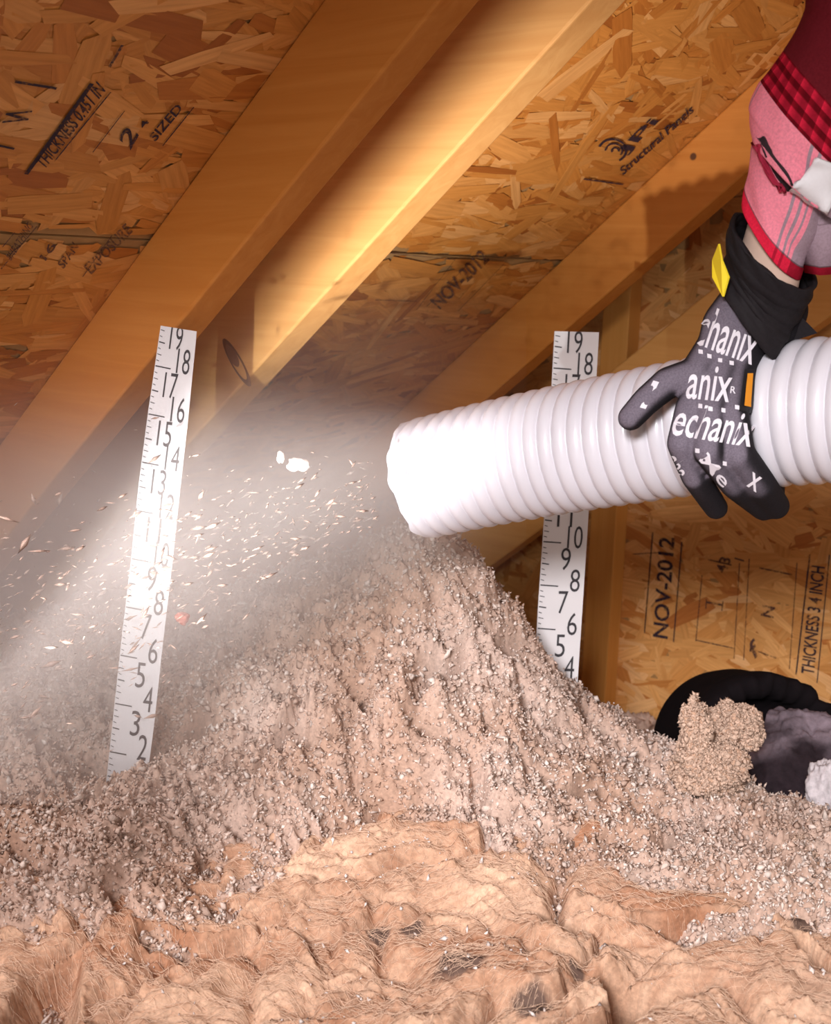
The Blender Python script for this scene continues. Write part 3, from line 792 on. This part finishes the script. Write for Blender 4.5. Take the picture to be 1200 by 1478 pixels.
def hand(bm, sc_):
    for f in FING.values(): chain_caps(bm, f, sc_)
    for q in ([(1110, 430, .800, 42), (1070, 480, .802, 40), (1056, 540, .803, 34)],
              [(1090, 425, .798, 42), (1052, 470, .800, 38), (1030, 530, .802, 30)],
              [(1128, 450, .812, 38), (1102, 495, .816, 36), (1084, 560, .812, 28)]):
        chain_caps(bm, q, sc_)
bm = bmesh.new(); hand(bm, .80)
chain_caps(bm, [(1096, 440, .802, 50), (1112, 378, .786, 46), (1136, 290, .765, 44), (1168, 190, .745, 52), (1225, 40, .72, 50), (1290, -130, .70, 58), (1340, -300, .69, 64), (1372, -440, .68, 70)])
remeshed('arm', bm, .0024, 6, M['skin'], person)
bm = bmesh.new(); hand(bm, 1.0)
chain_caps(bm, [(1088, 452, .803, 54), (1076, 470, .803, 50)])
glove = remeshed('glove', bm, .0016, 5, M['glove'], person)
me = glove.data; nv = len(me.vertices)
co = np.empty(nv * 3); me.vertices.foreach_get('co', co); co = co.reshape(-1, 3)
no = np.empty(nv * 3); me.vertices.foreach_get('normal', no); no = no.reshape(-1, 3)
cc_ = co @ RW; px = cc_[:, 0] / cc_[:, 2] * F + 600; py = cc_[:, 1] / cc_[:, 2] * F + 739
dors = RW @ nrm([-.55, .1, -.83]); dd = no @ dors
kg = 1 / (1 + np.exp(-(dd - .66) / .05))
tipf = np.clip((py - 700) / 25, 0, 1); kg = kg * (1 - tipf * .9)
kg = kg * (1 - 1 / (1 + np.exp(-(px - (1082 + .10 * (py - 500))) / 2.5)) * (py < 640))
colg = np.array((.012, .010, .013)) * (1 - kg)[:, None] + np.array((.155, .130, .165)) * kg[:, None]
a = me.color_attributes.new('tint', 'FLOAT_COLOR', 'POINT'); a.data.foreach_set('color', np.hstack([colg, np.ones((nv, 1))]).astype(np.float32).ravel())
bvh = BVHTree.FromObject(glove, bpy.context.evaluated_depsgraph_get()) if False else BVHTree.FromPolygons([tuple(c) for c in co], [tuple(p.vertices) for p in me.polygons])
def cast(x, y, lift=.0007):
    p = at(x, y, .55); d = nrm(at(x, y, 1.0)); h = bvh.ray_cast(Vector(p), Vector(d), .5)
    if h[0] is None: return None
    return np.array(h[0]) + np.array(h[1]) * lift * (1 if np.array(h[1]) @ d < 0 else -1)
def glove_text(s, p0, p1, pu, name='lettering', mat=None, thick=0):
    V, Fc = glyphs(s); p0, p1, pu = map(np.array, (p0, p1, pu)); out = []
    for v in V:
        q = p0 + (p1 - p0) * v[0] + (pu - p0) * v[1]; out.append(cast(*q))
    Fk = [f for f in Fc if all(out[i] is not None for i in f)]
    Fk = [f for f in Fk if max(np.linalg.norm(out[f[0]] - out[i]) for i in f) < .05]
    if not Fk: return
    V3 = [o if o is not None else np.zeros(3) + out[Fk[0][0]] for o in out]
    mesh(name, V3, Fk, mat or M['letter'], glove)
BOLD[0] = .010
def patch_dot(x, y):
    P = [cast(x + a, y + b) for a, b in ((-3, -3), (3, -2), (3, 4), (-3, 3))]
    if all(p is not None for p in P): mesh('lettering', P, [(0, 1, 2, 3)], M['letter'], glove)
glove_text('chanix', (1003, 497), (1084, 528), (1022, 440))
glove_text('anix', (990, 576), (1052, 582), (998, 526))
glove_text('R', (1054, 568), (1062, 569), (1055, 558))
glove_text('echanix', (968, 628), (1082, 646), (984, 580))
glove_text('cha', (960, 664), (978, 694), (980, 650))
glove_text('Me', (1010, 664), (1044, 704), (1022, 652))
glove_text('x', (1078, 700), (1092, 710), (1086, 680))
glove_text('l', (924, 588), (932, 590), (944, 550))
for (x, y) in ((1012, 508), (1024, 514), (1040, 520), (1056, 524), (1012, 586), (1026, 590), (1044, 592), (1064, 588), (1008, 650), (1046, 668)):
    patch_dot(x, y)
# label patch on the side of the hand
def patch(poly, name, mat, lift, n=8):
    a, b, c, d = map(np.array, poly); V = []; okk = True
    for i in range(n + 1):
        for j in range(3):
            q = (a * (1 - i / n) + d * i / n) * (1 - j / 2) + (b * (1 - i / n) + c * i / n) * j / 2
            h = cast(*q, lift)
            if h is None: h = V[-1] if V else at(q[0], q[1], .8)
            V.append(h)
    Fc = [(i * 3 + j, i * 3 + j + 1, i * 3 + j + 4, i * 3 + j + 3) for i in range(n) for j in range(2)]
    o = mesh(name, V, Fc, mat, glove, True); return o
patch([(1074, 534), (1088, 533), (1084, 596), (1066, 594)], 'label_patch', M['patch_k'], .0014)['label'] = 'black and orange woven label'
patch([(1077, 541), (1084, 540), (1080, 588), (1072, 587)], 'label_mark', M['patch_o'], .0022)
# knit cuff
def tube(name, pts, mat, parent, nA=64, wob=None, closed=True, thick=.0015, nS=40, a0=0, a1=360, tilt=None):
    P = np.array([at(p[0], p[1], p[2]) for p in pts]); R = np.array([p[3] * p[2] / F for p in pts])
    S = spline(P, nS); Rr = np.interp(np.linspace(0, 1, nS), np.linspace(0, 1, len(R)), R)
    T, Uq, Wq = frames(S); full = (a1 - a0) >= 360
    th = np.radians(np.linspace(a0, a1, nA + 1))[:nA if full else None]; na = len(th)
    uvv = []; V = []
    for i in range(nS):
        for k, t in enumerate(th):
            tq = tilt(i / (nS - 1)) if tilt else (0, 0)
            r = Rr[i] * (1 + (wob(i / (nS - 1), t) if wob else 0))
            off = (Uq[i] * math.cos(t) + Wq[i] * math.sin(t)) * r
            V.append(S[i] + off - T[i] * (tq[0] * (off @ RW[:, 0]) - tq[1] * (off @ RW[:, 2]))); uvv.append((k / na, i / (nS - 1)))
    Fc = [(i * na + k, i * na + (k + 1) % na, (i + 1) * na + (k + 1) % na, (i + 1) * na + k) for i in range(nS - 1) for k in range(na if full else na - 1)]
    o = mesh(name, V, Fc, mat, parent, True, uv=np.array(uvv))
    so_ = o.modifiers.new('s', 'SOLIDIFY'); so_.thickness = thick; so_.offset = 0
    return o
def knit(v, t): return .03 * max(0, math.sin(v * 30)) * (1 if v < .72 else 0) + .012 * math.sin(t * 9 + v * 25) + .03 * math.sin(t * 2 + 1)
cuff = tube('knit_cuff', [(1078, 462, .802, 58), (1092, 432, .799, 60), (1104, 405, .793, 62), (1113, 377, .784, 66), (1118, 362, .780, 68)], M['cuff'], glove, wob=knit, nS=60, thick=.003, tilt=lambda v: (.62 - .2 * v, .35))
for o_ in (cuff,): pass
# pull tab of the cuff (yellow)
V = [at(1040, 352, .772), at(1054, 400, .770), at(1046, 428, .775), at(1031, 400, .782), at(1031, 375, .782), at(1044, 375, .768)]
yt = mesh('yellow_tab', V, [(0, 5, 1, 2, 3, 4)], M['yellow'], glove); yt['label'] = 'yellow tab on the cuff edge'
so_ = yt.modifiers.new('s', 'SOLIDIFY'); so_.thickness = .0015
V, Fc = [at(1140, 440, .80), at(1178, 478, .802), at(1135, 492, .812), at(1120, 470, .80)], [(0, 1, 2, 3)]
ct = mesh('cuff_tail', V, Fc, M['cuff'], glove); so_ = ct.modifiers.new('s', 'SOLIDIFY'); so_.thickness = .004

def wr1(v, t): return .035 * math.sin(t * 2 + v * 3) + .02 * math.sin(t * 5 + v * 7) + .012 * math.sin(v * 18 + t * 3)
def wr2(v, t): return .05 * math.sin(t * 2 + v * 4 + 1) + .03 * math.sin(v * 14 + 2 * math.sin(t)) + .02 * math.sin(t * 6 + v * 9)
cf = tube('shirt_cuff', [(1114, 345, .779, 55), (1124, 315, .772, 57), (1136, 280, .763, 61), (1148, 235, .754, 64), (1158, 205, .748, 62)], M['plaid'], person, wob=wr1, nS=60, tilt=lambda v: (.75 - .1 * v, .45))
sl = tube('shirt_sleeve', [(1148, 255, .752, 66), (1154, 225, .748, 74), (1163, 190, .742, 78), (1187, 130, .733, 68), (1218, 60, .722, 63), (1250, -40, .71, 78), (1290, -130, .70, 80), (1340, -300, .69, 88), (1380, -480, .68, 96)], M['plaid_up'], person, wob=wr2, nS=110, tilt=lambda v: (.65 * (1 - v * .6), .45 * (1 - v)))
V = [at(1162, 296, .752), at(1182, 304, .745), at(1215, 300, .75), at(1158, 345, .765), at(1184, 350, .757), at(1215, 345, .76), at(1164, 392, .775), at(1184, 396, .768), at(1215, 394, .77)]
fl_ = mesh('sleeve_flap', V, [(0, 1, 4, 3), (1, 2, 5, 4), (3, 4, 7, 6), (4, 5, 8, 7)], M['plaid'], person, True, uv=np.array([(.5, .9), (.48, .9), (.46, .9), (.5, .5), (.48, .5), (.46, .5), (.5, .05), (.48, .05), (.46, .05)]))
so_ = fl_.modifiers.new('s', 'SOLIDIFY'); so_.thickness = .002
# white cloth, and a dark strip put in for the shaded sleeve gap
bpy.context.view_layer.update()
def bvh_of(o):
    M_ = np.array(o.matrix_parent_inverse) @ np.eye(4)
    return BVHTree.FromPolygons([tuple(v.co) for v in o.data.vertices], [tuple(p.vertices) for p in o.data.polygons])
bts = [bvh_of(cf), bvh_of(sl)]
def on_sleeve(x, y, lift):
    p = at(x, y, .5); d = nrm(at(x, y, 1.0)); best = None
    for bt in bts:
        h = bt.ray_cast(Vector(p), Vector(d), .35)
        if h[0] is not None and (best is None or h[3] < best): best = h[3]
    return p + d * ((best if best is not None else .235) - lift)
def drape(name, Q, n, lift, wave, mat, label, thick):
    V = []; Q = [np.array(q, float) for q in Q]
    for i in range(n + 1):
        for j in range(n + 1):
            q = (Q[0] * (1 - i / n) + Q[1] * i / n) * (1 - j / n) + (Q[3] * (1 - i / n) + Q[2] * i / n) * j / n
            q = q + np.array([2.5 * math.sin(j * .9 + i * .3), 2.5 * math.sin(i * .8)])
            V.append(on_sleeve(q[0], q[1], lift + wave * math.sin(i * .9) * math.cos(j * .7)))
    V = np.array(V).reshape(n + 1, n + 1, 3)
    for k in range(3): V[1:-1, 1:-1] = (V[:-2, 1:-1] + V[2:, 1:-1] + V[1:-1, :-2] + V[1:-1, 2:]) / 4
    Fc = [(i * (n + 1) + j, i * (n + 1) + j + 1, (i + 1) * (n + 1) + j + 1, (i + 1) * (n + 1) + j) for i in range(n) for j in range(n)]
    o = mesh(name, V.reshape(-1, 3), Fc, mat, person, True); o['label'] = label
    m_ = o.modifiers.new('s', 'SOLIDIFY'); m_.thickness = thick; return o
drape('undershirt_cuff', [(1139, 276), (1182, 226), (1228, 246), (1193, 310)], 10, .006, .0025, M['linen'], 'white cloth showing at the sleeve opening', .003)
drape('sleeve_shade_strip', [(1090, 196), (1104, 200), (1146, 268), (1134, 276)], 8, .0015, 0, M['gapshade'], 'dark strip standing for the shaded gap at the sleeve placket', .001)
drape('placket_edge', [(1088, 204), (1093, 214), (1132, 280), (1124, 272)], 8, .004, .001, M['redcloth'], 'red inner edge of the sleeve placket', .002)

# ------------------------------------------------------------------ airborne wool and dust
n = 1300
pxs = rng.uniform(-20, 560, n); f_ = (575 - pxs) / 575
f_ = f_ ** .8; pxs = 575 - 575 * f_; pys = 705 + f_ * 230 + rng.normal(0, 1, n) * (22 + f_ * 85); dps = rng.normal(1.0, .07, n) - .05 * f_
Pa = np.array([at(x, y, d) for x, y, d in zip(pxs, pys, dps)])
k = (Pa[:, 2] > -.42) & (Pa @ NV < .44); Pa = Pa[k]; n = len(Pa)
# elongated flecks lying roughly along the stream
dirs = RW @ np.array([-.9, .42, .0]); D3 = dirs[None] + rng.normal(0, .35, (n, 3)); D3 /= np.linalg.norm(D3, axis=1)[:, None]
A3 = np.cross(D3, rng.normal(size=(n, 3))); A3 /= np.linalg.norm(A3, axis=1)[:, None]; B3 = np.cross(D3, A3)
ln = rng.gamma(2, .0011, n) + .0006; wd = ln * rng.uniform(.10, .32, n)
V = np.stack([Pa - D3 * ln[:, None], Pa + A3 * wd[:, None], Pa + B3 * wd[:, None], Pa - A3 * wd[:, None], Pa - B3 * wd[:, None], Pa + D3 * ln[:, None]], 1)
tri = np.array([(0, 1, 2), (0, 2, 3), (0, 3, 4), (0, 4, 1), (5, 2, 1), (5, 3, 2), (5, 4, 3), (5, 1, 4)])
o = mesh('airborne_flecks', V.reshape(-1, 3), (tri[None] + (np.arange(n) * 6)[:, None, None]).reshape(-1, 3), M['flock'], None,
         col=np.repeat(np.array(lin(196, 166, 152)) * rng.uniform(.6, 1, (n, 1)), 6, axis=0))
tag(o, 'pale flecks of insulation flying from the hose mouth', 'insulation flecks', kind='stuff')
for (x, y, s_, lb) in ((430, 671, (.009, .0055, .005), 'white tuft of insulation flying left of the hose mouth'), (405, 660, (.003, .005, .003), 'tiny white tuft of insulation flying beside the larger one')):
    V, Fc, N = blob(at(x, y, .98), s_, 31, .5, 3); V = V + (N * 0)
    o = mesh('flying_tuft', V, Fc, M['flock'], None, True, np.tile(np.array(lin(245, 232, 225)), (len(V), 1))); tag(o, lb, 'insulation tuft')
V, Fc, N = blob(at(263, 892, .97), (.006, .0045, .005), 33, .5, 3)
o = mesh('flying_tuft', V, Fc, M['flock'], None, True, np.tile(np.array(lin(170, 95, 80)), (len(V), 1))); tag(o, 'reddish tuft of insulation flying beside the left ruler', 'insulation tuft')

def dust():
    t = NT('dust_haze'); t.t.nodes.remove(t.b)
    tc = t.n('ShaderNodeTexCoord'); tot = None
    no1 = t.noise(7, 3, tc.outputs['Object'], .55)
    # stream axes: right / down / forward of the blown cloud
    blobs = [((540, 700, 1.04), (.13, .075, .16), 7.0), ((400, 735, 1.04), (.24, .12, .22), 5.5), ((200, 800, 1.02), (.30, .16, .24), 4.0), ((20, 930, 1.0), (.36, .26, .26), 5.5),
             ((330, 620, 1.1), (.36, .20, .24), 1.1)]
    for (c, r, a) in blobs:
        mp = t.n('ShaderNodeMapping'); mp.vector_type = 'TEXTURE'
        mp.inputs['Location'].default_value = tuple(at(*c)); mp.inputs['Scale'].default_value = r
        mp.inputs['Rotation'].default_value = Matrix(RW.tolist()).to_euler() if False else ROT
        t.l(tc.outputs['Object'], mp.inputs['Vector'])
        ln_ = t.n('ShaderNodeVectorMath'); ln_.operation = 'LENGTH'; t.l(mp.outputs[0], ln_.inputs[0])
        f = t.math('MAXIMUM', t.math('SUBTRACT', 1.0, ln_.outputs['Value']), 0.0)
        f = t.math('MULTIPLY', t.math('POWER', f, 1.3), a)
        tot = f if tot is None else t.math('ADD', tot, f)
    nn = t.ramp(no1.outputs[0], [(.30, (.45,) * 3), (.70, (1.35,) * 3)])
    d = t.math('MULTIPLY', tot, nn.outputs[0])
    vs = t.n('ShaderNodeVolumeScatter'); vs.inputs['Color'].default_value = (.90, .78, .75, 1); vs.inputs['Anisotropy'].default_value = .2
    t.l(d, vs.inputs['Density']); t.l(vs.outputs[0], t.out.inputs['Volume'])
    return t.m
Rm = Matrix([[RW[i][0], -RW[i][1], -RW[i][2]] for i in range(3)])
ROT = tuple(Rm.to_euler())
Vd = []
for dep, gx in ((.62, 1), (1.50, 1)):
    for (x, y) in ((-420, 300), (760, 300), (760, 1160), (-420, 1160)): Vd.append(at(x, y, dep))

dz = mesh('dust_cloud', Vd, [(3, 2, 1, 0), (4, 5, 6, 7), (1, 5, 4, 0), (2, 6, 5, 1), (3, 7, 6, 2), (0, 4, 7, 3)], dust())
_b = bmesh.new(); _b.from_mesh(dz.data); bmesh.ops.recalc_face_normals(_b, faces=_b.faces[:]); _b.to_mesh(dz.data); _b.free()
tag(dz, 'hazy cloud of dust blown out of the hose mouth to the left', 'dust cloud', kind='stuff')

# ------------------------------------------------------------------ unseen visor added for the key spot (left of the frame)
# a flat plate just ahead of and above the lamp, its lower edge parallel to the rafters
wl = empty('added_lamp_rig', tuple(LAMP)); tag(wl, 'added black lamp rig, unseen left of the frame, its flat visor shading the upper roof', 'lamp')
sl_ = nrm(XV * 1.0 + NV * .685)         # edge of the shade passes along this line
perp = nrm(np.cross(DV, sl_)); 
if perp @ NV < 0: perp = -perp
e0 = LAMP + sl_ * .10
V, Fc = box_vf(e0 - DV * .20, DV * .32, perp * .22, sl_ * .003)
mesh('visor', V, Fc, M['lampblack'], wl)
V, Fc = box_vf(LAMP - DV * .03 - sl_ * .06 - perp * .025, DV * .06, perp * .05, sl_ * .03)
mesh('housing', V, Fc, M['lampblack'], wl)  # unseen box added behind the key spot

# unseen black flag added behind the camera: keeps the front fill off the roof
fl = empty('added_flag', tuple(at(600, 739, -.3))); tag(fl, 'added black panel behind the camera, keeping the front fill off the roof', 'light flag')
S0 = np.array([-.33, -.36, -.80]); dz_ = .55
ye = S0[1] + .14 * dz_
V, Fc = box_vf(RW @ np.array([-.62, ye - .30, S0[2] + dz_]), RW @ np.array([.95, 0, 0]), RW @ np.array([0, .30, 0]), RW @ np.array([0, 0, .004]))
mesh('panel', V, Fc, M['lampblack'], fl)
